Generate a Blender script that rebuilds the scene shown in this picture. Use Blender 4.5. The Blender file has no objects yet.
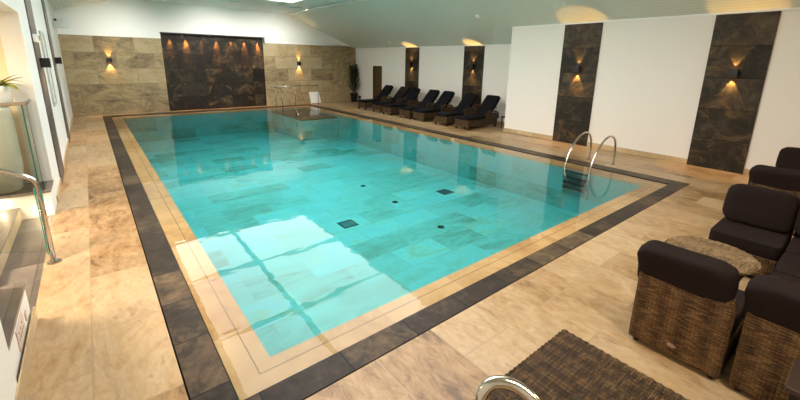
import bpy, bmesh, math, random
from mathutils import Vector, Matrix, noise
random.seed(7)
C = bpy.context.scene.collection
PI = math.pi

# ------------------------------------------------------------------ materials
def new_mat(name):
    m = bpy.data.materials.new(name); m.use_nodes = True
    nt = m.node_tree
    for n in list(nt.nodes): nt.nodes.remove(n)
    out = nt.nodes.new('ShaderNodeOutputMaterial')
    return m, nt, out
def N(nt, t, **kw):
    n = nt.nodes.new(t)
    for k, v in kw.items():
        if k.startswith('i_'):
            key = k[2:].replace('_', ' ')
            n.inputs[key].default_value = v
        else: setattr(n, k, v)
    return n
def math_node(nt, op, a, b=None, c=None):
    n = nt.nodes.new('ShaderNodeMath'); n.operation = op
    for i, v in enumerate((a, b, c)):
        if v is None: continue
        if isinstance(v, (int, float)): n.inputs[i].default_value = v
        else: nt.links.new(v, n.inputs[i])
    return n.outputs[0]
def ramp(nt, fac, stops):
    r = nt.nodes.new('ShaderNodeValToRGB'); e = r.color_ramp.elements
    while len(e) < len(stops): e.new(0.5)
    for el, (p, c) in zip(e, stops): el.position = p; el.color = (*c, 1)
    nt.links.new(fac, r.inputs[0]); return r.outputs[0]
def mix(nt, fac, a, b, mode='MIX'):
    m = nt.nodes.new('ShaderNodeMix'); m.data_type = 'RGBA'; m.blend_type = mode
    for s, v in ((m.inputs[0], fac), (m.inputs[6], a), (m.inputs[7], b)):
        if isinstance(v, (int, float)): s.default_value = v
        elif isinstance(v, tuple): s.default_value = (*v, 1)
        else: nt.links.new(v, s)
    return m.outputs[2]
def plain(name, col, rough=0.5, metal=0.0, bump=0.0, bscale=60, spec=None, var=0.0, coat=0.0):
    m, nt, out = new_mat(name)
    b = N(nt, 'ShaderNodeBsdfPrincipled', i_Roughness=rough, i_Metallic=metal)
    b.inputs['Base Color'].default_value = (*col, 1)
    if spec is not None: b.inputs['Specular IOR Level'].default_value = spec
    if coat: b.inputs['Coat Weight'].default_value = coat
    tc = N(nt, 'ShaderNodeTexCoord')
    if var or bump:
        nz = N(nt, 'ShaderNodeTexNoise', i_Scale=bscale, i_Detail=4.0)
        nt.links.new(tc.outputs['Object'], nz.inputs['Vector'])
    if var:
        c = ramp(nt, nz.outputs[0], [(0.3, tuple(x*(1-var) for x in col)), (0.7, tuple(min(1, x*(1+var)) for x in col))])
        nt.links.new(c, b.inputs['Base Color'])
    if bump:
        bp = N(nt, 'ShaderNodeBump', i_Strength=bump, i_Distance=0.01)
        nt.links.new(nz.outputs[0], bp.inputs['Height']); nt.links.new(bp.outputs[0], b.inputs['Normal'])
    nt.links.new(b.outputs[0], out.inputs[0]); return m
def stone(name, w, h, cols, mortar, rough=0.4, swap=False, grout=0.006, vein=0.35, nscale=1.3, off=0.5, shift=(0,0,0),
          randamt=0.5, spec=0.5, stretch=(1,1,1), accent=None, acc_lo=.62, acc_hi=.72, acc_scale=3.0, bump=0.25):
    """sawn stone slabs; cols = ramp stops, UV in metres"""
    m, nt, out = new_mat(name)
    b = N(nt, 'ShaderNodeBsdfPrincipled', i_Roughness=rough)
    b.inputs['Specular IOR Level'].default_value = spec
    uv = N(nt, 'ShaderNodeUVMap'); mp = N(nt, 'ShaderNodeMapping')
    mp.inputs['Location'].default_value = shift
    if swap: mp.inputs['Rotation'].default_value = (0, 0, PI/2)
    nt.links.new(uv.outputs[0], mp.inputs[0])
    br = N(nt, 'ShaderNodeTexBrick', offset=off, i_Scale=1.0, i_Mortar_Size=grout, i_Mortar_Smooth=0.1, i_Bias=0.0)
    br.inputs['Brick Width'].default_value = w; br.inputs['Row Height'].default_value = h
    br.inputs['Color1'].default_value = (0,0,0,1); br.inputs['Color2'].default_value = (1,1,1,1); br.inputs['Mortar'].default_value = (.5,.5,.5,1)
    nt.links.new(mp.outputs[0], br.inputs['Vector'])
    sep = N(nt, 'ShaderNodeSeparateColor'); nt.links.new(br.outputs['Color'], sep.inputs[0])
    rnd = sep.outputs[0]
    offv = N(nt, 'ShaderNodeCombineXYZ')
    nt.links.new(math_node(nt, 'MULTIPLY', rnd, 37.0), offv.inputs[0]); nt.links.new(math_node(nt, 'MULTIPLY', rnd, 91.0), offv.inputs[2])
    va = N(nt, 'ShaderNodeVectorMath', operation='ADD')
    sc = N(nt, 'ShaderNodeMapping'); sc.inputs['Scale'].default_value = stretch
    nt.links.new(mp.outputs[0], sc.inputs[0]); nt.links.new(sc.outputs[0], va.inputs[0]); nt.links.new(offv.outputs[0], va.inputs[1])
    n1 = N(nt, 'ShaderNodeTexNoise', i_Scale=nscale, i_Detail=7.0, i_Roughness=0.62, i_Distortion=1.4)
    nt.links.new(va.outputs[0], n1.inputs['Vector'])
    n2 = N(nt, 'ShaderNodeTexNoise', i_Scale=nscale*7, i_Detail=6.0, i_Roughness=0.7, i_Distortion=0.6)
    nt.links.new(va.outputs[0], n2.inputs['Vector'])
    f = math_node(nt, 'MULTIPLY_ADD', n1.outputs[0], 1.5, -0.25)
    f = math_node(nt, 'MULTIPLY_ADD', math_node(nt, 'SUBTRACT', rnd, 0.5), randamt, f)
    f = math_node(nt, 'MULTIPLY_ADD', math_node(nt, 'SUBTRACT', n2.outputs[0], 0.5), vein, f)
    c = ramp(nt, f, cols)
    if accent:
        n3 = N(nt, 'ShaderNodeTexNoise', i_Scale=acc_scale, i_Detail=8.0, i_Roughness=0.75, i_Distortion=1.1)
        nt.links.new(va.outputs[0], n3.inputs['Vector'])
        k = N(nt, 'ShaderNodeMapRange'); k.inputs[1].default_value = acc_lo; k.inputs[2].default_value = acc_hi
        nt.links.new(n3.outputs[0], k.inputs[0])
        c = mix(nt, k.outputs[0], c, accent)
    c = mix(nt, br.outputs['Fac'], c, mortar)
    nt.links.new(c, b.inputs['Base Color'])
    hh = math_node(nt, 'MULTIPLY_ADD', br.outputs['Fac'], -1.5, n2.outputs[0])
    bp = N(nt, 'ShaderNodeBump', i_Strength=bump, i_Distance=0.004)
    nt.links.new(hh, bp.inputs['Height']); nt.links.new(bp.outputs[0], b.inputs['Normal'])
    rr = N(nt, 'ShaderNodeMapRange'); rr.inputs[3].default_value = rough*0.75; rr.inputs[4].default_value = min(1, rough*1.3)
    nt.links.new(n1.outputs[0], rr.inputs[0]); nt.links.new(rr.outputs[0], b.inputs['Roughness'])
    nt.links.new(b.outputs[0], out.inputs[0]); return m
def wicker(name, c_dark, c_mid, c_light, sw=0.024, sh=0.011, band=0.14):
    """woven flat-oval rattan: vertical stakes with strands passing over and under"""
    m, nt, out = new_mat(name)
    b = N(nt, 'ShaderNodeBsdfPrincipled', i_Roughness=0.5)
    b.inputs['Specular IOR Level'].default_value = .25
    uv = N(nt, 'ShaderNodeUVMap')
    br = N(nt, 'ShaderNodeTexBrick', offset=0.5, i_Scale=1.0, i_Mortar_Size=0.0022, i_Mortar_Smooth=0.9, i_Bias=0.0)
    br.inputs['Brick Width'].default_value = sw*2; br.inputs['Row Height'].default_value = sh
    br.inputs['Color1'].default_value = (0,0,0,1); br.inputs['Color2'].default_value = (1,1,1,1); br.inputs['Mortar'].default_value = (.3,.3,.3,1)
    nt.links.new(uv.outputs[0], br.inputs['Vector'])
    sx = N(nt, 'ShaderNodeSeparateXYZ'); nt.links.new(uv.outputs[0], sx.inputs[0])
    # wide stripes where the stakes run
    st = math_node(nt, 'SINE', math_node(nt, 'MULTIPLY', sx.outputs[0], 2*PI/band))
    nz = N(nt, 'ShaderNodeTexNoise', i_Scale=9.0, i_Detail=3.0); nt.links.new(uv.outputs[0], nz.inputs['Vector'])
    sep = N(nt, 'ShaderNodeSeparateColor'); nt.links.new(br.outputs['Color'], sep.inputs[0])
    f = math_node(nt, 'MULTIPLY_ADD', st, 0.13, math_node(nt, 'MULTIPLY', sep.outputs[0], 0.55))
    f = math_node(nt, 'MULTIPLY_ADD', nz.outputs[0], 0.5, f)
    c = ramp(nt, f, [(0.1, c_dark), (0.5, c_mid), (1.0, c_light)])
    c = mix(nt, br.outputs['Fac'], c, tuple(x*0.25 for x in c_dark))
    nt.links.new(c, b.inputs['Base Color'])
    wv = math_node(nt, 'ABSOLUTE', math_node(nt, 'SINE', math_node(nt, 'MULTIPLY', sx.outputs[0], PI/sw)))
    hh = math_node(nt, 'ADD', math_node(nt, 'MULTIPLY', br.outputs['Fac'], -1.0), math_node(nt, 'MULTIPLY', wv, 0.8))
    bp = N(nt, 'ShaderNodeBump', i_Strength=0.9, i_Distance=0.006)
    nt.links.new(hh, bp.inputs['Height']); nt.links.new(bp.outputs[0], b.inputs['Normal'])
    nt.links.new(b.outputs[0], out.inputs[0]); return m
def emit(name, col, s):
    m, nt, out = new_mat(name)
    e = N(nt, 'ShaderNodeEmission', i_Strength=s); e.inputs[0].default_value = (*col, 1)
    nt.links.new(e.outputs[0], out.inputs[0]); return m
def panelled(name, col, pitch=0.11):
    m, nt, out = new_mat(name)
    b = N(nt, 'ShaderNodeBsdfPrincipled', i_Roughness=0.45)
    g = N(nt, 'ShaderNodeNewGeometry'); sx = N(nt, 'ShaderNodeSeparateXYZ'); nt.links.new(g.outputs['Position'], sx.inputs[0])
    fr = math_node(nt, 'FRACT', math_node(nt, 'DIVIDE', sx.outputs[0], pitch))
    ln = math_node(nt, 'LESS_THAN', fr, 0.09)
    nt.links.new(mix(nt, ln, col, tuple(x*0.72 for x in col)), b.inputs['Base Color'])
    nz = N(nt, 'ShaderNodeTexNoise', i_Scale=3.0, i_Detail=2.0); nt.links.new(g.outputs['Position'], nz.inputs['Vector'])
    bp = N(nt, 'ShaderNodeBump', i_Strength=0.12, i_Distance=0.02)
    nt.links.new(math_node(nt, 'SUBTRACT', nz.outputs[0], ln), bp.inputs['Height']); nt.links.new(bp.outputs[0], b.inputs['Normal'])
    nt.links.new(b.outputs[0], out.inputs[0]); return m
def glass_sheet(name, tint, refl=1.5):
    m, nt, out = new_mat(name)
    t = N(nt, 'ShaderNodeBsdfTransparent'); t.inputs[0].default_value = (*tint, 1)
    g = N(nt, 'ShaderNodeBsdfGlossy', i_Roughness=0.02); fr = N(nt, 'ShaderNodeFresnel', i_IOR=refl)
    mx = N(nt, 'ShaderNodeMixShader')
    nt.links.new(fr.outputs[0], mx.inputs[0]); nt.links.new(t.outputs[0], mx.inputs[1]); nt.links.new(g.outputs[0], mx.inputs[2])
    nt.links.new(mx.outputs[0], out.inputs[0]); return m
def water_mat(name, surface):
    m, nt, out = new_mat(name)
    t = N(nt, 'ShaderNodeBsdfTransparent'); t.inputs[0].default_value = (1,1,1,1)
    if surface:
        g = N(nt, 'ShaderNodeBsdfGlossy', i_Roughness=0.0)
        ge = N(nt, 'ShaderNodeNewGeometry')
        mp = N(nt, 'ShaderNodeMapping'); mp.inputs['Scale'].default_value = (0.8, 1.6, 1)
        nt.links.new(ge.outputs['Position'], mp.inputs[0])
        nz = N(nt, 'ShaderNodeTexNoise', i_Scale=2.2, i_Detail=2.0, i_Roughness=0.45)
        nt.links.new(mp.outputs[0], nz.inputs['Vector'])
        bp = N(nt, 'ShaderNodeBump', i_Strength=0.042, i_Distance=0.05); nt.links.new(nz.outputs[0], bp.inputs['Height'])
        fr = N(nt, 'ShaderNodeFresnel', i_IOR=1.33)
        nt.links.new(bp.outputs[0], g.inputs['Normal']); nt.links.new(bp.outputs[0], fr.inputs['Normal'])
        mx = N(nt, 'ShaderNodeMixShader')
        nt.links.new(fr.outputs[0], mx.inputs[0]); nt.links.new(t.outputs[0], mx.inputs[1]); nt.links.new(g.outputs[0], mx.inputs[2])
        nt.links.new(mx.outputs[0], out.inputs[0])
    else: nt.links.new(t.outputs[0], out.inputs[0])
    if surface: return m
    v = N(nt, 'ShaderNodeVolumeAbsorption', i_Density=WATER_DENS); v.inputs[0].default_value = (0.12, 0.90, 0.93, 1)
    nt.links.new(v.outputs[0], out.inputs[1]); return m
WATER_DENS = 0.36

M = {}
M['deck'] = stone('sandstone_deck', 1.02, 0.56, [(0.0, (.13,.066,.025)), (0.2, (.26,.15,.062)), (0.42, (.38,.24,.115)), (0.62, (.46,.315,.17)), (0.85, (.50,.365,.22)), (1.0, (.35,.225,.12))],
                  (.36,.25,.15), rough=0.36, spec=.4, swap=True, shift=(0.1, 0.26, 0), grout=0.005, randamt=0.5, vein=1.1, nscale=1.5, stretch=(.7,1.5,1), accent=(.22,.115,.045), acc_lo=.50, acc_hi=.85, acc_scale=1.5)
M['ledge'] = stone('sandstone_ledge', 0.9, 1.0, [(0.0, (.36,.19,.06)), (0.3, (.50,.31,.12)), (0.6, (.62,.42,.19)), (1.0, (.68,.50,.27))], (.45,.32,.17), rough=0.4, off=0.0, grout=0.004, randamt=.5, vein=.8)
M['band'] = stone('dark_slate_band', 0.62, 0.62, [(0.0, (.014,.010,.007)), (0.45, (.040,.030,.022)), (0.8, (.11,.075,.045)), (1.0, (.17,.12,.07))], (.008,.006,.005),
                  rough=0.45, spec=.15, off=0.0, grout=0.006, vein=1.3, randamt=.5)
M['walltile'] = stone('sandstone_wall', 1.25, 0.59, [(0.0, (.11,.08,.045)), (0.25, (.21,.155,.085)), (0.5, (.32,.24,.125)), (0.75, (.38,.29,.165)), (1.0, (.36,.31,.23))],
                  (.22,.17,.10), rough=0.5, spec=.25, grout=0.010, shift=(0.3,0,0), stretch=(.7,1.3,1), randamt=.45, vein=.9, nscale=1.8, accent=(.24,.17,.09), acc_lo=.52, acc_hi=.85, acc_scale=2.0)
M['darktile'] = stone('dark_slate_wall', 1.02, 0.59, [(0.0, (.004,.003,.002)), (0.5, (.014,.010,.006)), (0.85, (.04,.030,.018)), (1.0, (.075,.055,.032))], (.004,.003,.002),
                  rough=0.5, spec=.25, off=0.0, grout=0.006, nscale=1.2, accent=(.26,.15,.055), acc_lo=.53, acc_hi=.90, acc_scale=1.1, vein=1.2, randamt=.5)
M['strip'] = stone('grey_slate_strip', 80, .66, [(0.0, (.05,.042,.035)), (0.6, (.12,.10,.085)), (1.0, (.20,.17,.14))], (.03,.025,.02), rough=.45)
M['slatepanel'] = stone('slate_panel', 80, 0.66, [(0.0, (.006,.005,.003)), (0.45, (.022,.017,.011)), (0.8, (.062,.048,.032)), (1.0, (.11,.083,.052))], (.003,.002,.002),
                  rough=0.5, spec=.25, off=0.0, grout=0.006, nscale=1.2, accent=(.20,.12,.05), acc_lo=.50, acc_hi=.82, acc_scale=1.5, vein=1.0, randamt=.4)
M['pooltile'] = stone('pool_tile', 0.92, 0.6, [(0.0, (.15,.33,.25)), (0.25, (.17,.45,.39)), (0.5, (.22,.53,.48)), (0.75, (.19,.55,.56)), (0.9, (.24,.60,.55)), (1.0, (.27,.50,.38))],
                  (.20,.40,.34), rough=0.5, grout=0.006, randamt=.8, vein=1.0, nscale=1.5, stretch=(.6,1.4,1))
M['stepstone'] = stone('dark_pool_step', 0.6, 0.6, [(0.0, (.03,.022,.016)), (0.6, (.09,.07,.05)), (1.0, (.16,.12,.09))], (.02,.02,.018), rough=0.4)
M['tread'] = stone('grey_stair_tread', 0.9, 0.35, [(0.0, (.09,.07,.055)), (0.5, (.15,.12,.10)), (1.0, (.21,.17,.14))], (.08,.07,.06), rough=0.35, swap=True)
M['skirt'] = stone('sandstone_skirting', 0.6, 0.3, [(0.0, (.38,.26,.13)), (0.6, (.55,.40,.22)), (1.0, (.64,.50,.32))], (.35,.26,.16), rough=0.4, off=0)
M['white'] = plain('white_paint', (.80,.79,.75), 0.55, bump=0.02, bscale=40)
M['whiteR'] = plain('warm_white_paint', (.80,.755,.70), 0.55, bump=0.02, bscale=40)
M['cream'] = plain('cream_paint', (.80,.66,.47), 0.6, bump=0.02)
M['trim'] = plain('white_gloss_trim', (.82,.82,.79), 0.3)
M['slope'] = panelled('painted_boards', (.70,.72,.65))
M['flatceil'] = plain('ceiling_paint', (.80,.82,.77), 0.6)
M['sky'] = emit('skylight_glazing', (1.0, 0.985, 0.95), 6.2)
M['chrome'] = plain('polished_steel', (.62,.58,.52), 0.12, metal=1.0)
M['steel'] = plain('satin_steel', (.42,.39,.36), 0.25, metal=1.0)
M['black'] = plain('black_metal', (.006,.006,.006), 0.4)
M['dark'] = plain('dark_gap', (.01,.009,.008), 0.8)
M['fabric_black'] = plain('black_canvas', (.005,.005,.007), 0.85, bump=.15, bscale=220, spec=.15, var=.25)
M['fabric_brown'] = plain('dark_brown_canvas', (.016,.0095,.0085), 0.8, bump=.25, bscale=260, spec=.12, var=.25)
M['wicker'] = wicker('brown_rattan', (.035,.016,.005), (.125,.062,.022), (.30,.17,.065))
M['wicker_top'] = wicker('pale_rattan', (.09,.05,.022), (.28,.18,.09), (.46,.33,.19), sw=.02, sh=.016, band=.3)
M['wicker_dark'] = wicker('dark_rattan', (.022,.011,.004), (.070,.038,.015), (.19,.11,.048), sw=.035, sh=.012, band=.11)
M['glass'] = glass_sheet('balustrade_glass', (.93,.96,.93))
M['glass_edge'] = plain('green_glass_edge', (.01,.10,.065), 0.15)
M['frost'] = plain('white_ceramic', (.78,.77,.68), 0.18, coat=.6)
M['leaf'] = plain('palm_leaf', (.012,.035,.010), 0.45, var=.4, bscale=8)
M['leaf2'] = plain('yellow_green_leaf', (.34,.38,.03), 0.4, var=.6, bscale=18)
M['stem'] = plain('palm_stem', (.06,.045,.02), 0.6)
M['soil'] = plain('soil', (.03,.02,.012), 0.9, bump=.5)
M['wood'] = plain('dark_oak', (.07,.038,.018), 0.4, var=.4, bscale=12)
M['frame_grey'] = plain('grey_frame', (.45,.46,.42), 0.4)
M['wsurf'] = water_mat('water_surface', True)
M['wbody'] = water_mat('water_body', False)
M['lamp_orange'] = emit('amber_lamp', (1.0, .42, .08), 9.0)
M['lamp_warm'] = emit('warm_lamp', (1.0, .72, .40), 30.0)
M['added_white'] = emit('added_diffuser_glow', (1.0, .86, .66), 4.0)  # glow of the added ceiling and back wall fill fixtures
M['plate'] = plain('plastic_plate', (.62,.50,.44), 0.35)
M['badge'] = plain('copper_badge', (.42,.26,.20), 0.35, metal=.6)

# ------------------------------------------------------------------ mesh helpers
def cube_uv(me):
    uvl = me.uv_layers.new(name='UVMap') if not me.uv_layers else me.uv_layers[0]
    for p in me.polygons:
        n = p.normal; a = max(range(3), key=lambda i: abs(n[i]))
        for li in p.loop_indices:
            v = me.vertices[me.loops[li].vertex_index].co
            uvl.data[li].uv = ((v.y, v.z), (v.x, v.z), (v.x, v.y))[a]
def obj(name, bm, mats, parent=None, smooth=False, bevel=0, segs=2, sub=0, autosmooth=None):
    bmesh.ops.recalc_face_normals(bm, faces=bm.faces)
    me = bpy.data.meshes.new(name); bm.to_mesh(me); bm.free()
    for m in (mats if isinstance(mats, (list, tuple)) else [mats]): me.materials.append(m)
    cube_uv(me)
    o = bpy.data.objects.new(name, me); C.objects.link(o)
    if parent: o.parent = parent
    if smooth:
        for p in me.polygons: p.use_smooth = True
    if bevel:
        b = o.modifiers.new('bevel', 'BEVEL'); b.width = bevel; b.segments = segs; b.limit_method = 'ANGLE'; b.angle_limit = 0.6
    if sub:
        s = o.modifiers.new('sub', 'SUBSURF'); s.levels = sub; s.render_levels = sub
    return o
def box(bm, x0, x1, y0, y1, z0, z1, mi=0):
    v = [bm.verts.new((x, y, z)) for x in (x0, x1) for y in (y0, y1) for z in (z0, z1)]
    for f in ((0,1,3,2), (4,6,7,5), (0,4,5,1), (2,3,7,6), (0,2,6,4), (1,5,7,3)):
        fa = bm.faces.new([v[i] for i in f]); fa.material_index = mi
    return v
def bx(*a):
    bm = bmesh.new(); box(bm, *a); return bm
def boxes(lst):
    bm = bmesh.new()
    for a in lst: box(bm, *a)
    return bm
def prism(poly, axis, a0, a1, bm=None):
    """extrude 2D polygon; axis 'y' -> poly in (x,z), 'x' -> (y,z), 'z' -> (x,y)"""
    bm = bm or bmesh.new()
    def P(u, v, a): return {'y': (u, a, v), 'x': (a, u, v), 'z': (u, v, a)}[axis]
    A = [bm.verts.new(P(u, v, a0)) for u, v in poly]; B = [bm.verts.new(P(u, v, a1)) for u, v in poly]
    bm.faces.new(A); bm.faces.new(B[::-1])
    for i in range(len(poly)):
        j = (i+1) % len(poly); bm.faces.new((A[i], B[i], B[j], A[j]))
    return bm
def smooth_path(pts, n=8):
    P = [Vector(p) for p in pts]; P = [P[0]*2-P[1]] + P + [P[-1]*2-P[-2]]; out = []
    for i in range(1, len(P)-2):
        for k in range(n):
            t = k/n; a, b, c, d = P[i-1:i+3]
            out.append(0.5*((2*b)+(c-a)*t+(2*a-5*b+4*c-d)*t*t+(3*b-a-3*c+d)*t**3))
    out.append(P[-2]); return out
def tube(bm, pts, r, n=10, caps=True):
    pts = [Vector(p) for p in pts]; rings = []
    up = Vector((0,0,1)); d0 = (pts[1]-pts[0]).normalized()
    if abs(d0.dot(up)) > .95: up = Vector((1,0,0))
    s = d0.cross(up).normalized()
    for i, p in enumerate(pts):
        d = (pts[min(i+1, len(pts)-1)]-pts[max(i-1, 0)]).normalized()
        s = (s-d*s.dot(d)).normalized(); t = d.cross(s)
        rr = r(i/(len(pts)-1)) if callable(r) else r
        rings.append([bm.verts.new(p+s*math.cos(2*PI*k/n)*rr+t*math.sin(2*PI*k/n)*rr) for k in range(n)])
    for a, b in zip(rings, rings[1:]):
        for k in range(n): bm.faces.new((a[k], a[(k+1) % n], b[(k+1) % n], b[k]))
    if caps: bm.faces.new(rings[0][::-1]); bm.faces.new(rings[-1])
    return bm
def lathe(bm, prof, cx=0, cy=0, n=28):
    rings = [[bm.verts.new((cx+r*math.cos(2*PI*k/n), cy+r*math.sin(2*PI*k/n), z)) for k in range(n)] for r, z in prof]
    for a, b in zip(rings, rings[1:]):
        for k in range(n): bm.faces.new((a[k], a[(k+1) % n], b[(k+1) % n], b[k]))
    bm.faces.new(rings[0][::-1]); bm.faces.new(rings[-1]); return bm
def pillow(w, d, h, e=0.32, n=26, crease=0.012, seed=0, puff=0.0):
    """stuffed cushion: x=w, y=d, z=h, centred; superellipsoid with wrinkles"""
    bm = bmesh.new(); rows = []
    def sg(v, p): return math.copysign(abs(v)**p, v)
    for i in range(1, n):
        ph = -PI/2 + PI*i/n; row = []
        for j in range(2*n):
            th = 2*PI*j/(2*n)
            x = sg(math.cos(ph), e)*sg(math.cos(th), e); y = sg(math.cos(ph), e)*sg(math.sin(th), e); z = sg(math.sin(ph), e)
            k = 1+puff*(1-x*x)*(1-y*y)*0.5
            v = Vector((x*w/2, y*d/2, z*h/2*k))
            q = v*7+Vector((seed*3.1, seed, 0)); v += v.normalized()*crease*(noise.noise(q)+.5*noise.noise(q*2.7))
            row.append(bm.verts.new(v))
        rows.append(row)
    a = bm.verts.new((0, 0, -h/2)); b = bm.verts.new((0, 0, h/2)); m = 2*n
    for j in range(m):
        bm.faces.new((a, rows[0][(j+1) % m], rows[0][j])); bm.faces.new((b, rows[-1][j], rows[-1][(j+1) % m]))
    for r, s in zip(rows, rows[1:]):
        for j in range(m): bm.faces.new((r[j], r[(j+1) % m], s[(j+1) % m], s[j]))
    return bm
def xf(bm, mat): bmesh.ops.transform(bm, matrix=mat, verts=bm.verts); return bm
def T(x, y, z): return Matrix.Translation((x, y, z))
def R(a, ax): return Matrix.Rotation(a, 4, ax)

def thing(name, label, cat, loc=(0,0,0), rz=0, group=None):
    o = bpy.data.objects.new(name, None); C.objects.link(o); o.location = loc; o.rotation_euler = (0, 0, rz)
    o.empty_display_size = .1
    o['label'] = label; o['category'] = cat
    if group: o['group'] = group
    return o
def tag(o, label, cat, group=None, kind=None):
    o['label'] = label; o['category'] = cat
    if group: o['group'] = group
    if kind: o['kind'] = kind
    return o
def struct(name, bm, mats, parent=None, **kw):
    o = obj(name, bm, mats, parent, **kw)
    if not parent: o['kind'] = 'structure'
    return o
def dup(root, loc, rz, label, group=None):
    r = root.copy(); C.objects.link(r); r.location = loc; r.rotation_euler = (0, 0, rz); r['label'] = label
    if group: r['group'] = group
    for ch in list(root.children):
        c = ch.copy(); C.objects.link(c); c.parent = r
        for g in ch.children:
            d = g.copy(); C.objects.link(d); d.parent = c
    return r
def lamp(name, kind, loc, energy, col, rot=(0,0,0), **kw):
    l = bpy.data.lights.new(name, kind); l.energy = energy; l.color = col
    for k, v in kw.items(): setattr(l, k, v)
    o = bpy.data.objects.new(name, l); C.objects.link(o); o.location = loc; o.rotation_euler = rot; return o

# ------------------------------------------------------------------ dimensions (metres)
XL = -0.63; R1 = 10.61; R2 = 11.77; YB = 18.77; YN = -3.6; EY = 7.70
OX0, OX1, OY0, OY1 = 0.243, 8.826, 2.027, 18.50     # outer edge of the dark band
IX0, IX1, IY0, IY1 = 0.489, 8.49, 2.26, 18.12       # inner edge of the dark band
WX0, WX1, WY0, WY1 = 0.803, 8.076, 2.552, 17.62     # edge of the basin
ZF = 4.36; PD = 1.0
def zs(x): return 4.36-.386*(x-7.87)                 # right hand slope of the ceiling
def zl(x): return 3.76+.30*(x-XL)                    # left hand slope

# ------------------------------------------------------------------ floor and pool
g = 0.012
struct('floor', boxes([(XL-.02, OX0-g, YN, YB+.1, -.12, 0), (OX0-g, OX1+g, YN, OY0-g, -.12, 0),
                       (OX1+g, R2+.1, YN, YB+.1, -.12, 0), (OX0-g, OX1+g, OY1+g, YB+.1, -.12, 0)]), M['deck'])
struct('pool_border', boxes([(OX0, IX0, OY0, OY1, -.10, 0.0), (IX1, OX1, OY0, OY1, -.10, 0.0),
                             (IX0, IX1, OY0, IY0, -.10, 0.0), (IX0, IX1, IY1, OY1, -.10, 0.0)]), M['band'])
struct('pool_ledge', boxes([(IX0+g, WX0, IY0+g, IY1-g, -.06, -.022), (WX1, IX1-g, IY0+g, IY1-g, -.06, -.022),
                            (WX0, WX1, IY0+g, WY0, -.06, -.022), (WX0, WX1, WY1, IY1-g, -.06, -.022)]), M['ledge'])
s = .12
struct('overflow_slot', boxes([(WX0-s, WX0-s+.007, WY0-s, WY1+s, -.022, -.0215), (WX1+s-.007, WX1+s, WY0-s, WY1+s, -.022, -.0215),
                               (WX0-s, WX1+s, WY0-s, WY0-s+.007, -.022, -.0215), (WX0-s, WX1+s, WY1+s-.007, WY1+s, -.022, -.0215)]), plain('slot_shadow_gap', (.16,.10,.05), .7))
struct('pool_channel', boxes([(OX0-.05, IX0+.05, OY0-.05, OY1+.05, -.2, -.125), (IX1-.05, OX1+.05, OY0-.05, OY1+.05, -.2, -.125),
                              (IX0, IX1, OY0-.05, IY0+.05, -.2, -.125), (IX0, IX1, IY1-.05, OY1+.05, -.2, -.125)]), M['dark'])
struct('pool_basin', boxes([(WX0-.15, WX1+.15, WY0-.15, WY1+.15, -PD-.15, -PD), (WX0-.15, WX0, WY0-.15, WY1+.15, -PD, -.06),
                            (WX1, WX1+.15, WY0-.15, WY1+.15, -PD, -.06), (WX0, WX1, WY0-.15, WY0, -PD, -.06), (WX0, WX1, WY1, WY1+.15, -PD, -.06)]), M['pooltile'])
# water: one body, a film over the ledge and the basin below it
bm = bmesh.new(); e = .002; zt = -.012; zl_ = -.0205
def ringv(x0, x1, y0, y1, z): return [bm.verts.new(p) for p in ((x0,y0,z), (x1,y0,z), (x1,y1,z), (x0,y1,z))]
a = ringv(IX0+e, IX1-e, IY0+e, IY1-e, zt)
c = ringv(WX0+e, WX1-e, WY0+e, WY1-e, zl_); d = ringv(WX0+e, WX1-e, WY0+e, WY1-e, -PD+e)
f = bm.faces.new(a); f.material_index = 0
bm.faces.new(c).material_index = 1
for r0, r1 in ((c, d),):
    for i in range(4): bm.faces.new((r0[i], r0[(i+1) % 4], r1[(i+1) % 4], r1[i])).material_index = 1
bm.faces.new(d[::-1]).material_index = 1
tag(obj('pool_water', bm, [M['wsurf'], M['wbody']]), 'clear still turquoise water filling the rectangular pool', 'water', kind='stuff')
# entry steps in the far right corner
struct('pool_shelf', boxes([(6.47, WX1, 14.37, WY1, -PD, -.17)]), M['pooltile'])
struct('pool_step', boxes([(6.45, WX1, 14.35, WY1, -.17, -.12)]), M['stepstone'])
# drains on the basin floor
for i, (x, y, r, lab) in enumerate([(3.70, 6.25, .16, 'large square drain grate on the pool floor nearest the skylight reflection'),
                            (6.71, 6.50, .16, 'large square drain grate on the pool floor nearest the steel ladder'),
                            (5.29, 8.12, .07, 'small round fitting on the pool floor farthest from the camera'),
                            (5.24, 6.68, .07, 'small round fitting on the pool floor between the two square drains'),
                            (5.12, 5.03, .07, 'small round fitting on the pool floor nearest the front pool edge')]):
    if r > .1:
        t = thing('drain_cover', lab, 'drain', (x, y, -PD), 0, 'square pool floor drains')
        obj('frame', boxes([(-r, r, -r, -r+.03, .0, .012), (-r, r, r-.03, r, 0, .012), (-r, -r+.03, -r+.03, r-.03, 0, .012), (r-.03, r, -r+.03, r-.03, 0, .012)]), M['black'], t)
        obj('grate', boxes([(-r+.03+k*.042, -r+.055+k*.042, -r+.03, r-.03, .001, .009) for k in range(6)]), plain('blue_grate', (.01,.07,.09), .4), t)
    else:
        tag(obj('pool_fitting', lathe(bmesh.new(), [(r, 0), (r, .01), (r*.7, .016), (r*.3, .016), (r*.28, .006)], 0, 0, 20), M['black']), lab, 'pool fitting', 'round pool floor fittings').location = (x, y, -PD)

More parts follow.
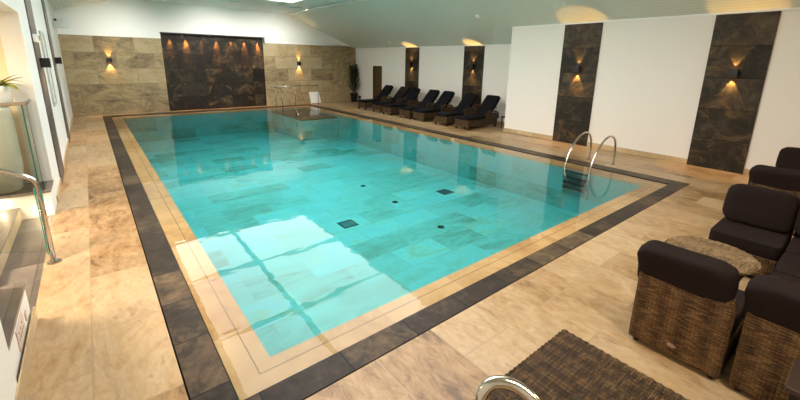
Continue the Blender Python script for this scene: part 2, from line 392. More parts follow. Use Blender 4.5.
# ------------------------------------------------------------------ walls
# back wall: backing, sandstone cladding, black slab panel, white upper wall
BX0, BX1 = 2.52, 6.60
struct('wall_back', boxes([(XL-.2, R2+.2, YB+.02, YB+.2, -.1, 4.7)]), M['white'])
struct('wall_back_stone', boxes([(XL, BX0, YB-.03, YB+.02, 0, 2.95), (BX1+.06, R2, YB-.03, YB+.02, 0, 2.95)]), M['walltile'])
struct('wall_back_slate', boxes([(BX0, BX1+.06, YB-.005, YB+.02, 0, 3.17)]), M['darktile'])
bm = prism([(XL, 2.95), (BX0, 2.95), (BX0, 3.2), (BX1+.12, 3.2), (BX1+.12, 2.95), (R2, 2.95), (R2, zs(R2)+.05), (7.87, 4.5), (1.37, 4.5), (XL, 3.85)], 'y', YB-.045, YB+.02)
struct('wall_back_upper', bm, M['white'])
struct('trim_1', boxes([(BX0-.02, BX1+.12, YB-.16, YB-.046, 3.16, 3.20), (BX1+.08, BX1+.12, YB-.10, YB-.046, 2.96, 3.16)]), M['black'])
# right walls
PAN = [(1.566, 2.564), (4.911, 5.935)]; PAN2 = [(9.696, 10.691), (13.395, 14.345)]
struct('wall_right', boxes([(R1, R1+.3, YN, EY, 0, 3.36), (R1+.3, R2+.2, EY-.12, EY, 0, 3.30)]), M['whiteR'])
struct('wall_right_recess', boxes([(R2, R2+.2, EY, 16.24, 0, 3.0), (R2, R2+.2, 17.04, YB, 0, 3.0), (R2, R2+.2, 16.24, 17.04, 1.97, 3.0)]), M['whiteR'])
for a0, a1 in PAN: struct('wall_right_slate', bx(R1-.03, R1, a0, a1, 0, 3.27), M['slatepanel'])
for a0, a1 in PAN2: struct('wall_right_slate', bx(R2-.03, R2, a0, a1, 0, 2.83), M['slatepanel'])
sk = [(R1-.014, R1, YN, PAN[0][0], 0, .125), (R1-.014, R1, PAN[0][1], PAN[1][0], 0, .125), (R1-.014, R1, PAN[1][1], EY+.014, 0, .125), (R1, R2, EY, EY+.014, 0, .125),
      (R2-.014, R2, EY+.014, PAN2[0][0], 0, .1), (R2-.014, R2, PAN2[0][1], PAN2[1][0], 0, .1), (R2-.014, R2, PAN2[1][1], 16.2, 0, .1), (R2-.014, R2, 17.08, YB-.03, 0, .1)]
struct('baseboard_right', boxes(sk), M['skirt'])
struct('trim_2', boxes([(R1-.03, R1, YN, EY+.03, 3.275, 3.32), (R1-.03, R2, EY, EY+.03, 3.275, 3.32)]), M['trim'])
struct('trim_3', boxes([(R2-.03, R2, EY+.03, YB-.04, 2.835, 2.88)]), M['trim'])
# door in the recessed wall
d1 = struct('door_1', bx(R2+.05, R2+.10, 16.27, 17.01, 0, 1.94), M['wood'])
struct('door_frame', boxes([(R2-.015, R2+.12, 16.24, 16.27, 0, 1.97), (R2-.015, R2+.12, 17.01, 17.04, 0, 1.97), (R2-.015, R2+.12, 16.27, 17.01, 1.94, 1.97)]), M['wood'], d1)
obj('door_handle', tube(bmesh.new(), [(R2+.05, 16.36, 1.0), (R2+.0, 16.36, 1.0), (R2+.0, 16.47, 1.0)], .01, 8), M['steel'], d1)
# left wall with an opening to the stair hall
OA, OB, OZ = 3.15, 7.62, 2.77
struct('wall_left', boxes([(XL-.22, XL, OB, YB, 0, 4.0), (XL-.22, XL, OA, OB, OZ, 4.0), (XL-.22, XL, YN, OA, 0, 4.0)]), M['white'])
struct('wall_left_slate', bx(XL, XL+.02, 8.80, 9.75, 0, 3.72), M['strip'])
struct('wall_left_slate', bx(XL, XL+.02, 13.05, 14.0, 0, 3.72), M['strip'])
struct('baseboard_left', boxes([(XL, XL+.015, OB, 8.8, 0, .11), (XL, XL+.015, 9.75, 13.05, 0, .11), (XL, XL+.015, 14.0, YB-.03, 0, .11), (XL, XL+.012, YN, 4.16, 0, .125)]), M['skirt'])
w1 = struct('window_1', boxes([(XL, XL+.03, 10.45, 11.3, 2.62, 2.67), (XL, XL+.03, 10.45, 11.3, 1.2, 1.25), (XL, XL+.03, 10.45, 10.50, 1.25, 2.62), (XL, XL+.03, 11.25, 11.3, 1.25, 2.62)]), M['frame_grey'])
obj('window_pane', bx(XL+.004, XL+.012, 10.50, 11.25, 1.25, 2.62), plain('pale_glazing', (.75,.77,.72), .3), w1)
# walls behind the camera and stair hall
struct('wall_near', boxes([(XL-.22, R1+.3, YN-.2, YN, 0, 4.7)]), M['whiteR'])
struct('wall_stair', boxes([(-4.0, XL-.22, OB+.04, OB+.2, 0, 2.95), (-4.2, -4.0, 1.5, OB+.2, 0, 2.95), (-4.0, XL-.22, 1.3, 1.5, 0, 2.95)]), M['cream'])
struct('ceiling_stair', boxes([(-4.2, XL-.22, 1.3, OB+.2, 2.78, 2.95)]), M['cream'])
# stair: lower landing at deck level, second tread one riser up
struct('stair_steps', boxes([(-.975, XL-.02, 4.15, 7.06, -.12, .0)]), M['tread'])
struct('stair_riser', boxes([(-1.0, -.975, 4.15, 7.06, 0, .165), (-1.42, -1.40, 4.15, 7.06, .17, .335), (-4.0, -3.98, 4.15, 7.06, 0, .3)]), M['skirt'])
struct('stair_tread', boxes([(-1.42, -.97, 4.15, 7.06, .165, .18), (-4.0, -1.40, 4.15, 7.06, .335, .35)]), M['tread'])
struct('stair_plinth', boxes([(-4.0, XL-.005, 7.06, OB+.04, 0, .34), (-1.5, XL-.02, OA, 4.15, 0, .34)]), M['white'])
struct('stair_plinth_cap', boxes([(-4.0, XL+.005, 7.04, OB+.04, .34, .37), (-1.5, XL-.01, OA, 4.17, .34, .37)]), M['tread'])

# ------------------------------------------------------------------ ceiling and skylight
SX0, SX1, SY0, SY1 = 1.55, 6.60, 2.75, 15.0
struct('ceiling_slope', prism([(7.87, 4.36), (R2+.2, zs(R2+.2)), (R2+.2, zs(R2+.2)+.15), (7.87, 4.51)], 'y', YN, YB), M['slope'])
struct('ceiling_slope_left', prism([(XL-.22, zl(XL-.22)), (1.37, 4.36), (1.37, 4.51), (XL-.22, zl(XL-.22)+.15)], 'y', YN, YB), M['slope'])
struct('ceiling', boxes([(1.37, SX0, YN, YB, ZF, 4.5), (SX1, 7.87, YN, YB, ZF, 4.5), (SX0, SX1, YN, SY0, ZF, 4.5), (SX0, SX1, SY1, YB, ZF, 4.5)]), M['flatceil'])
struct('trim_4', boxes([(7.80, 8.02, YN, YB-.05, 4.28, 4.33)]), M['trim'])
wf = []
for k in range(5):
    y = SY0+(SY1-SY0)*k/4; wf.append((SX0-.04, SX1+.04, y-.07, y+.07, ZF-.03, ZF+.06))
for x in (SX0, 3.6, SX1): wf.append((x-.07, x+.07, SY0, SY1, ZF-.031, ZF+.059))
w2 = struct('window_2', boxes(wf), M['flatceil'])
for k in range(4):
    for x0, x1 in ((SX0+.07, 3.53), (3.67, SX1-.07)):
        y0 = SY0+(SY1-SY0)*k/4+.07; y1 = SY0+(SY1-SY0)*(k+1)/4-.07
        obj('skylight_pane', bx(x0, x1, y0, y1, ZF+.01, ZF+.03), M['sky'], w2)

# ------------------------------------------------------------------ wall lights
def sconce(loc, rz, label, e=88):
    """box with its back on the wall, facing local +x"""
    t = thing('wall_light', label, 'wall light', loc, rz, 'black up-and-down wall lights')
    bm = boxes([(0.01, .13, -.085, -.075, -.08, .08), (0.01, .13, .075, .085, -.08, .08), (0.12, .13, -.075, .075, -.08, .08), (0.0, .01, -.085, .085, -.08, .08), (.01, .12, -.075, .075, -.02, .02)])
    obj('housing', bm, M['black'], t)
    for s in (1, -1):
        obj('lamp_lens', bx(.03, .10, -.05, .05, .022 if s > 0 else -.034, .034 if s > 0 else -.022), M['lamp_orange'], t)
    m = Matrix.Rotation(rz, 4, 'Z')
    for s in (1, -1):
        p = Vector(loc)+m.to_3x3()@Vector((.045, 0, .082*s))
        l = lamp('wall_light_beam', 'SPOT', p, e*(.62 if s > 0 else 1), (1.0, .55, .15), (PI if s > 0 else 0, 0, 0), spot_size=math.radians(62), spot_blend=.35, shadow_soft_size=.012)
    return t
sconce((R1-.03, 2.07, 2.08), PI, 'black box wall light on the wide slate panel nearest the sofas')
sconce((R1-.03, 5.41, 2.08), PI, 'black box wall light on the slate panel behind the pool ladder')
sconce((R2-.03, 10.18, 2.09), PI, 'black box wall light on the slate panel behind the near loungers')
sconce((R2-.03, 13.88, 2.10), PI, 'black box wall light on the slate panel nearest the door')
sconce((.73, YB-.03, 2.07), -PI/2, 'box wall light on the sandstone left of the black feature wall', 75)
sconce((8.40, YB-.03, 2.03), -PI/2, 'box wall light on the sandstone right of the black feature wall', 75)
sconce((XL+.02, 9.25, 2.08), 0, 'black box wall light on the nearer strip of the left wall', 60)
sconce((XL+.02, 13.7, 2.08), 0, 'black box wall light on the farther strip of the left wall', 60)
labs = ['leftmost', 'second from left', 'third from left', 'middle', 'third from right', 'second from right', 'rightmost']
for k in range(7):
    x = BX0+.30+k*(BX1-BX0-.5)/6
    t = tag(obj('downlight', lathe(bmesh.new(), [(.02, 3.135), (.035, 3.12), (.04, 3.16), (.02, 3.16)], 0, 0, 14), M['black']), labs[k]+' amber downlight over the black feature wall', 'downlight', 'downlights over the black feature wall')
    t.location = (x, YB-.09, 0)
    lamp('feature_beam', 'SPOT', (x, YB-.09, 3.10), (60, 110, 25, 120, 40, 130, 90)[k]*5, (1.0, .42, .10), (math.radians(10), 0, 0), spot_size=math.radians(34), spot_blend=.9, shadow_soft_size=.02)

# low step lights in the face of the far plinth
for x, z, lab in ((-1.13, .26, 'round step light over the upper grey tread'), (-.76, .10, 'round step light over the lower grey tread')):
    t = thing('step_light', lab, 'step light', (x, 7.058, z), 0, 'round step lights in the plinth')
    obj('bezel', xf(lathe(bmesh.new(), [(.032, 0), (.032, .006), (.024, .008)], 0, 0, 18), R(PI/2, 'X')), M['steel'], t)
    obj('lens', xf(lathe(bmesh.new(), [(.022, .007), (.02, .011)], 0, 0, 18), R(PI/2, 'X')), M['lamp_warm'], t)
    lamp('step_glow', 'POINT', (x, 7.02, z), 1.6, (1.0, .75, .45), shadow_soft_size=.02)

# ceiling discs
for x, y, lab in ((11.196, 14.83, 'small white ceiling disc over the far loungers'), (9.782, 8.41, 'small white ceiling disc nearer the camera on the slope')):
    o = tag(obj('smoke_detector', xf(lathe(bmesh.new(), [(.05, -.05), (.09, -.035), (.095, 0)], 0, 0, 20), R(.37, 'Y')), M['trim']), lab, 'detector', 'white discs on the sloped ceiling')
    o.location = (x, y, zs(x))
# speaker in the far left corner
t = thing('camera_box', 'white square security camera high in the far left corner', 'camera', (XL+.20, 16.9, 3.22), -.5)
obj('housing', bx(-.15, .15, -.12, .12, -.15, .15), M['trim'], t, bevel=.012)
obj('lens', xf(lathe(bmesh.new(), [(.035, 0), (.03, .03), (.012, .034)], 0, 0, 16), T(-.08, -.12, .09)@R(PI/2, 'X')), M['black'], t)
obj('bracket', tube(bmesh.new(), [(-.1, 0, 0), (-.22, .05, 0)], .018, 8), M['trim'], t)
t = thing('emergency_light', 'small white box mounted high on the nearer left wall strip', 'light fitting', (XL+.02, 9.0, 2.48))
obj('housing', bx(0, .06, -.22, .22, -.06, .06), M['trim'], t, bevel=.008)
obj('diffuser', bx(.06, .066, -.18, .18, -.04, .04), M['frost'], t)
o = tag(obj('socket_box', bx(R2-.06, R2, 18.22, 18.38, .14, .32), M['black'], bevel=.01), 'small black box low on the wall beside the palm', 'socket')

# ------------------------------------------------------------------ rails and ladder
t = thing('pool_ladder', 'curved steel ladder rails on the right pool edge', 'ladder', (0, 0, 0))
for y in (4.13, 3.58):
    p = smooth_path([(9.13, y, 0.0), (9.14, y, .32), (9.04, y, .58), (8.80, y, .69), (8.50, y, .62), (8.23, y, .40), (8.07, y, .14), (8.02, y, -.08), (8.02, y, -.3), (8.03, y, -.62)], 8)
    r_ = obj('rail', tube(bmesh.new(), p, .022, 12), M['chrome'], t, smooth=True)
    obj('flange', lathe(bmesh.new(), [(.055, 0), (.055, .008), (.028, .02)], 9.13, y, 18), M['steel'], r_)
for z in (-.08, -.20, -.32, -.44):
    obj('tread', bx(7.94, 8.03, 3.60, 4.11, z-.014, z+.014), M['black'], t, bevel=.004)

t = thing('entry_handrail', 'slim steel handrail frame at the far right pool corner', 'handrail')
obj('top_rail', tube(bmesh.new(), [(6.60, 18.0, .97), (9.04, 18.0, .97)], .02, 10), M['steel'], t, smooth=True)
for x in (6.84, 7.82, 9.04): obj('post', tube(bmesh.new(), [(x, 18.0, -.022 if x < 8.4 else 0), (x, 18.0, .97)], .016, 10), M['steel'], t, smooth=True)
obj('post', tube(bmesh.new(), [(6.76, 17.0, -.12), (6.76, 17.0, .90)], .016, 10), M['steel'], t, smooth=True)
obj('sloping_rail', tube(bmesh.new(), [(6.76, 18.0, .95), (6.76, 17.1, .93), (6.75, 16.95, .88), (6.68, 15.25, .04), (6.68, 15.0, -.12)], .02, 10), M['chrome'], t, smooth=True)

t = thing('stair_handrail', 'polished handrail and post by the stairs at the left edge', 'handrail')
p = [(-.565, 5.33, 0), (-.565, 5.33, .80)]+[tuple(v) for v in smooth_path([(-.565, 5.33, .86), (-.58, 5.33, .93), (-.64, 5.33, .99), (-.80, 5.33, 1.08), (-1.2, 5.33, 1.27), (-2.0, 5.33, 1.65)], 6)]
obj('rail', tube(bmesh.new(), p, .024, 12), M['chrome'], t, smooth=True)
fl = obj('flange', lathe(bmesh.new(), [(.065, 0), (.065, .01), (.03, .02)], -.565, 5.33, 20), M['steel'], t)
for k in range(4): obj('bolt', lathe(bmesh.new(), [(.01, .01), (.01, .018)], -.565+.048*math.cos(k*PI/2+.7), 5.33+.048*math.sin(k*PI/2+.7), 8), M['steel'], fl)
gl = obj('glass_panel', prism([(-.60, .12), (-.60, .86), (-2.0, 1.55), (-2.0, .75), (-1.0, .25)], 'y', 5.325, 5.337), M['glass'], t)
obj('glass_edge', bx(-.602, -.592, 5.322, 5.340, .10, .86), plain('teal_glass_edge', (.04,.30,.24), .2), gl)

t = thing('near_handrail', 'thick polished handrail end in the bottom foreground', 'handrail')
obj('rail', tube(bmesh.new(), [(1.075, .79, 0), (1.075, .79, .70)]+[tuple(v) for v in smooth_path([(1.078, .79, .82), (1.10, .79, .895), (1.15, .765, .925), (1.21, .70, .91), (1.235, .60, .86), (1.25, .45, .72), (1.25, .32, .55), (1.25, .26, .36)], 7)]+[(1.25, .25, 0)], .024, 14), M['chrome'], t, smooth=True)
for x, y in ((1.075, .79), (1.25, .25)): obj('flange', lathe(bmesh.new(), [(.06, 0), (.06, .01), (.03, .02)], x, y, 20), M['steel'], t)

# glass balustrade on the far plinth
t = thing('glass_balustrade', 'frameless green-edged glass balustrade around the tall white planter', 'balustrade')
a = obj('glass_panel', bx(-2.6, -.74, 7.075, 7.087, .37, 1.56), M['glass'], t)
obj('glass_edge', bx(-.742, -.728, 7.072, 7.090, .37, 1.56), M['glass_edge'], a)
obj('glass_panel', bx(-.70, -.688, 7.10, 7.60, .37, 1.58), M['glass'], t)
obj('top_rail', boxes([(-2.6, -.685, 7.065, 7.097, 1.56, 1.60), (-.715, -.683, 7.097, 7.61, 1.56, 1.60)]), M['steel'], t, bevel=.006)
t = thing('glass_balustrade', 'low glass pane standing on the near plinth cap', 'balustrade')
a = obj('glass_panel', bx(-.80, -.788, OA+.02, 4.12, .37, 1.2), M['glass'], t)
obj('glass_edge', bx(-.802, -.786, 4.12, 4.128, .37, 1.2), M['glass_edge'], a)

# sockets on the near plinth
t = thing('socket_plate', 'pinkish dotted wall plate on the low white plinth wall', 'socket', (XL-.02, 3.66, .21))
obj('plate', bx(0, .008, -.15, .15, -.085, .085), M['plate'], t, bevel=.003)
for yy in (-.09, -.02, .06):
    for q in ((0, .035), (-.02, -.01), (.02, -.01)): obj('contact_hole', bx(.0082, .0095, yy+q[0]-.006, yy+q[0]+.006, q[1]-.008, q[1]+.008), M['wood'], t)
t = tag(obj('switch_plate', bx(XL-.02, XL-.012, 3.90, 3.96, .15, .22), M['plate'], bevel=.002), 'small blank pinkish plate beside the dotted wall plate', 'switch')

# ------------------------------------------------------------------ planters
t = thing('tall_planter', 'tall glossy white planter behind the glass balustrade', 'planter', (-1.12, 7.34, .37))
obj('body', lathe(bmesh.new(), [(.17, 0), (.21, .03), (.245, .35), (.25, .75), (.245, 1.12), (.23, 1.16), (.20, 1.16), (.20, 1.13)], 0, 0, 40), M['frost'], t, smooth=True)
t = thing('potted_plant', 'small white pot with yellow-green leaves on the tall planter', 'potted plant', (-1.0, 7.32, 1.53))
obj('pot', lathe(bmesh.new(), [(.13, 0), (.165, .02), (.18, .27), (.17, .28), (.155, .27), (.15, .24)], 0, 0, 30), M['frost'], t, smooth=True)
obj('soil', lathe(bmesh.new(), [(.145, .22), (.145, .245)], 0, 0, 20), M['soil'], t)
def leaf(bm, base, direction, L, w, droop, fold=.25, n=8):
    d = Vector(direction).normalized(); side = d.cross(Vector((0,0,1))).normalized(); prev = None
    for i in range(n+1):
        s = i/n; p = Vector(base)+d*L*s+Vector((0,0,-droop*L*s*s)); ww = w*math.sin(PI*min(1, .08+s*.92))**.7*(1 if s < 1 else .05)
        row = [bm.verts.new(p-side*ww+Vector((0,0,fold*ww))), bm.verts.new(p), bm.verts.new(p+side*ww+Vector((0,0,fold*ww)))]
        if prev:
            for k in range(2): bm.faces.new((prev[k], prev[k+1], row[k+1], row[k]))
        prev = row
bm = bmesh.new()
for k in range(13):
    a = k*2.4; el = .35+.5*random.random()
    leaf(bm, (0, 0, .24), (math.cos(a), math.sin(a), el*1.4), .36+.1*random.random(), .045, .55)
leaf(bm, (.03, 0, .24), (1, -.2, .8), .40, .05, .25); leaf(bm, (.03, 0, .24), (.8, -.1, .95), .38, .045, .3)
obj('foliage', bm, M['leaf2'], t, smooth=True)

t = thing('potted_palm', 'tall dark green palm in a black pot in the far corner', 'potted palm', (11.40, 18.36, 0))
obj('pot', lathe(bmesh.new(), [(.14, 0), (.16, .02), (.21, .46), (.22, .48), (.20, .48), (.19, .44)], 0, 0, 24), M['black'], t, smooth=True)
obj('soil', lathe(bmesh.new(), [(.185, .40), (.185, .43)], 0, 0, 20), M['soil'], t)
bm = bmesh.new()
for k in range(5): tube(bm, smooth_path([(.05*math.cos(k*1.3), .05*math.sin(k*1.3), .42), (.07*math.cos(k*1.3), .07*math.sin(k*1.3), .9), (.11*math.cos(k*1.3), .1*math.sin(k*1.3), 1.35)], 4), .014, 6)
obj('stem', bm, M['stem'], t)
bm = bmesh.new()
for k in range(46):
    a = k*2.399; z0 = .55+1.15*(k/46); el = 1.0+1.7*(k/46)+.3*random.random(); L = .46+.14*random.random()
    d = Vector((math.cos(a), math.sin(a)*.75, el)).normalized(); base = Vector((.06*math.cos(a), .05*math.sin(a), z0))
    if d.y > .15: d.y = .1
    for i in range(1, 13):
        s = i/12; p = base+d*L*s+Vector((0,0,-.22*L*s*s)); side = d.cross(Vector((0,0,1))).normalized()
        for sg in (-1, 1): leaf(bm, p, side*sg+d*.9+Vector((0,0,.1)), .19*(1-.4*s), .020, .35, n=3)
for v in bm.verts:
    v.co.y = min(v.co.y, .33); v.co.x = min(v.co.x, .34)
obj('foliage', bm, M['leaf'], t)

# white board leaning on the back wall
t = thing('leaning_board', 'plain white board leaning on the sandstone wall behind the handrail', 'board')
bm = prism([(8.93, 0.0), (9.52, 0.0), (9.40, .60), (8.86, .60)], 'y', -.012, .012)
obj('panel', xf(bm, T(0, 18.60, 0)@R(-.10, 'X')), M['trim'], t, bevel=.004)
obj('foot', bx(8.95, 9.50, 18.57, 18.62, 0, .02), M['steel'], t)

# ------------------------------------------------------------------ sun loungers (foot end at local x=0, head towards +x, width along y)
GL = 'row of black-cushioned rattan sun loungers'
def make_lounger():
    t = thing('sun_lounger', '', 'sun lounger', (0,0,0), 0, GL)
    W = .62
    obj('frame', boxes([(0, 1.55, -W/2, W/2, .10, .33)]), M['wicker_dark'], t, bevel=.02)
    obj('rim', tube(bmesh.new(), [(.02, -W/2-.002, .33), (.02, W/2+.002, .33)], .016, 8), M['wicker_dark'], t, smooth=True)
    for x in (.05, 1.48):
        for y in (-W/2+.04, W/2-.04): obj('leg', bx(x-.025, x+.025, y-.025, y+.025, 0, .12), M['wicker_dark'], t)
    for s in (-1, 1):
        y = s*(W/2-.02)
        p = smooth_path([(.92, y, .30), (.95, y, .47), (1.06, y, .56), (1.30, y, .56), (1.55, y, .52), (1.62, y, .30)], 5)
        bm = tube(bmesh.new(), p, .028, 8)
        obj('armrest', bm, M['wicker_dark'], t, smooth=True)
        obj('side_panel', prism([(.94, .30), (.96, .46), (1.06, .54), (1.54, .50), (1.60, .30)], 'y', y-.012, y+.012), M['wicker_dark'], t)
    a = math.radians(48); L = .80
    obj('backrest', xf(bx(0, L, -W/2+.045, W/2-.045, -.035, 0), T(1.10, 0, .34)@R(-a, 'Y')), M['wicker_dark'], t, bevel=.012)
    for s in (-1, 1): obj('rear_strut', tube(bmesh.new(), [(1.50, s*.22, .33), (1.55, s*.22, .75)], .014, 6), M['black'], t)
    obj('seat_cushion', xf(pillow(1.16, W-.02, .11, .16, 18, .004, 1), T(.555, 0, .385)), M['fabric_black'], t, smooth=True)
    obj('back_cushion', xf(pillow(.86, W-.04, .12, .17, 18, .005, 2), T(1.12, 0, .42)@R(-a, 'Y')@T(.41, 0, .02)), M['fabric_black'], t, smooth=True)
    return t
LL = [(15.14, 'rattan sun lounger with black cushion nearest the door, farthest from the camera'),
      (13.93, 'second black-cushioned lounger from the door end, in front of the far slate panel'),
      (13.02, 'third black-cushioned lounger from the door end of the row'),
      (11.82, 'middle lounger of the seven, fourth from the door'),
      (10.97, 'fifth black-cushioned lounger from the door, left of the near slate panel'),
      (9.78, 'second lounger from the white wall corner, in front of the near slate panel'),
      (8.76, 'black-cushioned lounger nearest the camera, next to the white wall corner')]
base = make_lounger()
for i, (y, lab) in enumerate(LL):
    x = 9.66+(.12 if i < 2 else 0)
    if i == 0: base.location = (x, y, 0); base['label'] = lab
    else: dup(base, (x, y, 0), 0, lab)
t = thing('side_table', 'small black low table in the corner beside the nearest lounger', 'side table', (11.35, 8.08, 0))
obj('tabletop', bx(-.2, .2, -.2, .2, .36, .40), M['black'], t, bevel=.005)
for x in (-.16, .16):
    for y in (-.16, .16): obj('leg', bx(x-.015, x+.015, y-.015, y+.015, 0, .36), M['black'], t)

# ------------------------------------------------------------------ rattan sofa modules (back at local x=0, seat towards +x, y centred)
GS = 'rattan sofa modules with dark cushions'
def braid(p0, p1, r=.016, pitch=.035):
    n = int((Vector(p1)-Vector(p0)).length/pitch*4)
    return tube(bmesh.new(), [Vector(p0).lerp(Vector(p1), i/n) for i in range(n+1)], lambda s: r*(1+.22*math.sin(s*n*PI/2)), 10)
def make_module(label, W=.60, D=.76, slump=0.0, seed=0, cw=.596, ch=.36, cx=.085, cy=.03, cz=.69):
    t = thing('sofa_module', label, 'sofa', (0,0,0), 0, GS)
    obj('base', bx(.02, D, -W/2, W/2, .05, .28), M['wicker'], t, bevel=.015)
    bk = obj('backrest', bx(0, .075, -W/2, W/2, .035, .63), M['wicker'], t, bevel=.02)
    obj('braided_edge', braid((.036, -W/2+.012, .635), (.036, W/2-.012, .635), .024), M['wicker'], bk, smooth=True)
    for x in (.05, D-.05):
        for y in (-W/2+.05, W/2-.05): obj('foot', lathe(bmesh.new(), [(.018, 0), (.02, .05)], x, y, 10), M['black'], t)
    obj('seat_cushion', xf(pillow(D-.09, W-.01, .16, .13, 22, .004, seed), T(.085+(D-.09)/2, 0, .355)), M['fabric_brown'], t, smooth=True)
    obj('back_cushion', xf(pillow(.20, cw, ch, .36, 24, .016, seed+5, ), T(cx, cy, cz)@R(-.20, 'Y')@R(slump, 'X')), M['fabric_brown'], t, smooth=True)
    return t
a = make_module('rattan sofa module with back to the camera, nearest the pool', seed=1, slump=-.02)
a.location = (3.205, .645, 0)
# small oval maker's badge low on the wicker back
bd = obj('badge', xf(lathe(bmesh.new(), [(.03, 0), (.03, .004), (.025, .006)], 0, 0, 20), T(-.001, .06-.06, .13)@R(-PI/2, 'Y')@Matrix.Diagonal((.5, 1, 1, 1))), M['badge'], a)
bd['label'] = 'small copper oval badge'
b_ = dup(a, (3.22, -.005, 0), 0, 'rattan sofa module with back to the camera, at the right picture edge')
for ch in list(b_.children):
    if ch.name.startswith('badge'): bpy.data.objects.remove(ch)
c_ = make_module('dark-cushioned sofa module across the round table, facing the camera', W=.60, D=.77, seed=3, cw=.61, ch=.46, cx=.17, cy=-.005, cz=.645)
c_.location = (6.0, .645, 0); c_.rotation_euler = (0, 0, PI)
dup(c_, (6.0, .03, 0), PI, 'sofa module right of the one facing the camera across the round table')
dup(b_, (4.30, -.43, 0), PI/2, 'sofa seat with its back out of frame, next to the camera-side modules')
dup(b_, (4.91, -.43, 0), PI/2, 'sofa seat with its back out of frame, next to the far modules')
dup(b_, (7.15, .66, 0), 0, 'second group sofa module seen from behind as a dark roll')
dup(b_, (7.15, .03, 0), 0, 'second group sofa module seen from behind at the right edge')
dup(c_, (9.52, .66, 0), PI, 'farthest sofa module by the right wall, facing the camera')
dup(c_, (9.52, .04, 0), PI, 'farthest sofa module at the right edge, beside its twin by the wall')

# round rattan coffee table
t = thing('coffee_table', 'round pale rattan coffee table between the sofa modules', 'coffee table', (4.49, .76, 0))
obj('drum_base', lathe(bmesh.new(), [(.26, .02), (.27, .05), (.25, .25), (.30, .41)], 0, 0, 40), M['wicker'], t, smooth=False)
obj('tabletop', lathe(bmesh.new(), [(.33, .41), (.355, .42), (.36, .435), (.355, .452), (.345, .458)], 0, 0, 48), M['wicker_top'], t)
obj('braided_edge', tube(bmesh.new(), [(.353*math.cos(k*PI/60), .353*math.sin(k*PI/60), .438) for k in range(121)], lambda s: .018*(1+.2*math.sin(s*120*PI/2)), 8), M['wicker_top'], t, smooth=True)
# square rattan ottoman in the foreground
t = thing('rattan_ottoman', 'large flat brown rattan table in the bottom foreground', 'table', (1.87, .53, 0))
obj('body', bx(-.46, .46, -.50, .50, .06, .385), M['wicker_dark'], t, bevel=.02)
obj('top_panel', bx(-.485, .485, -.545, .545, .385, .41), M['wicker_dark'], t, bevel=.01)
bm = bmesh.new()
for p0, p1 in (((-.48,-.54), (.48,-.54)), ((.48,-.54), (.48,.54)), ((.48,.54), (-.48,.54)), ((-.48,.54), (-.48,-.54))):
    n = 90; tube(bm, [Vector((*p0, .402)).lerp(Vector((*p1, .402)), i/n) for i in range(n+1)], lambda s: .012*(1+.25*math.sin(s*90*PI/2)), 8)
obj('braided_edge', bm, M['wicker_dark'], t, smooth=True)
for x in (-.41, .41):
    for y in (-.45, .45): obj('foot', lathe(bmesh.new(), [(.02, 0), (.022, .06)], x, y, 10), M['black'], t)
# brown side table at the lower right corner
t = thing('side_table', 'plain dark brown tabletop corner at the lower right', 'side table', (3.0, -.17, 0))
obj('tabletop', bx(-.18, .16, -.2, .2, .44, .47), plain('brown_laminate', (.05,.032,.026), .35), t, bevel=.004)
for x in (-.14, .12):
    for y in (-.16, .16): obj('leg', bx(x-.015, x+.015, y-.015, y+.015, 0, .44), M['black'], t)

# ------------------------------------------------------------------ lights
W_ = bpy.data.worlds.new('world'); bpy.context.scene.world = W_; W_.use_nodes = True
W_.node_tree.nodes['Background'].inputs[0].default_value = (.9, .95, 1, 1); W_.node_tree.nodes['Background'].inputs[1].default_value = .3
def added_ceiling_light(x, y, z, e, col, label, size=.5):  # unseen lamps added to light the room; square fixtures made up around them
    t = thing('added_ceiling_light', label, 'added light', (x, y, z), 0, 'added fill lights')
    obj('rim', boxes([(-.3, .3, -.3, -.27, -.03, 0), (-.3, .3, .27, .3, -.03, 0), (-.3, -.27, -.27, .27, -.03, 0), (.27, .3, -.27, .27, -.03, 0)]), M['trim'], t)
    obj('diffuser', bx(-.27, .27, -.27, .27, -.02, -.005), M['added_white'], t)
    lamp('added_ceiling_lamp', 'AREA', (x, y, z-.035), e, col, (0,0,0), size=size)
added_ceiling_light(-1.9, 4.6, 2.77, 170, (1.0, .84, .66), 'square ceiling light added over the stair hall')
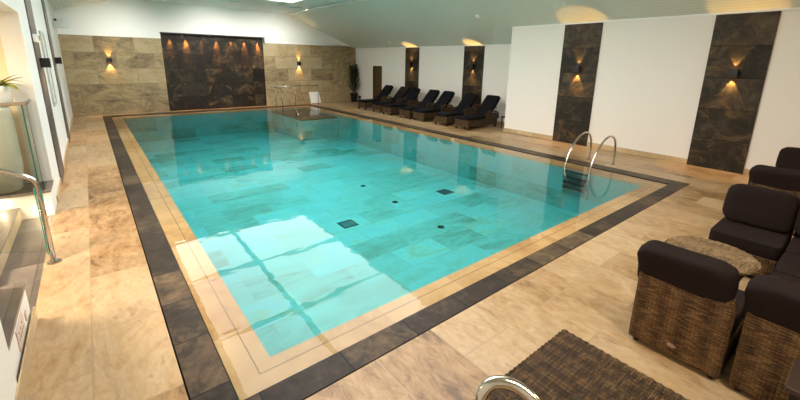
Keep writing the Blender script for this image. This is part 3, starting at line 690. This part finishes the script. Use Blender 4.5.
added_ceiling_light(-2.8, 6.4, 2.77, 160, (1.0, .78, .52), 'square ceiling light added at the back of the stair hall')
added_ceiling_light(2.2, -.9, ZF, 120, (1.0, .86, .68), 'square fill light added behind the camera on the left')
added_ceiling_light(6.6, -.9, ZF, 60, (1.0, .76, .50), 'square fill light added behind the camera on the right')

for x, lab in ((0.9, 'slim added fill light brightening the left sandstone'), (4.5, 'slim added fill light brightening the wall at the black panel'), (7.0, 'slim added fill light brightening the right sandstone')):
    t = thing('added_wall_fill', lab, 'added light', (x, 16.2, min(ZF, zl(x))), 0, 'added wall fill lights')  # fill light added to brighten the back wall; housing and lens made up
    obj('housing', bx(-.5, .5, -.04, .0, -.05, 0), M['trim'], t)
    obj('lens', bx(-.48, .48, .0, .004, -.04, -.01), M['added_white'], t)
    lamp('wall_fill_lamp', 'AREA', (x, 16.30, min(ZF, zl(x))-.06), 36, (1.0, .97, .90), (math.radians(48), 0, 0), shape='RECTANGLE', size=1.6, size_y=.06, spread=math.radians(95))
# ------------------------------------------------------------------ camera
yaw, pitch, roll, F, CY = -0.6766, -0.2411, 0.01706, 383.806, 156.095
cyw, syw, cp, sp = math.cos(yaw), math.sin(yaw), math.cos(pitch), math.sin(pitch)
f = Vector((-syw*cp, cyw*cp, sp)); r = Vector((cyw, syw, 0)); u = r.cross(f)
rr = r*math.cos(roll)+u*math.sin(roll); uu = -r*math.sin(roll)+u*math.cos(roll)
cam = bpy.data.cameras.new('camera'); co = bpy.data.objects.new('camera', cam); C.objects.link(co)
co.matrix_world = Matrix(((rr.x, uu.x, -f.x, 0), (rr.y, uu.y, -f.y, 0), (rr.z, uu.z, -f.z, 2.2), (0,0,0,1)))
cam.sensor_fit = 'HORIZONTAL'; cam.sensor_width = 36; cam.lens = F/800*36
cam.shift_y = -(200-CY)/800; cam.clip_start = .05
sc = bpy.context.scene; sc.camera = co
sc.view_settings.view_transform = 'Standard'; sc.view_settings.look = 'None'; sc.view_settings.exposure = -0.08; sc.view_settings.gamma = 1.0
sc.view_settings.use_curve_mapping = False
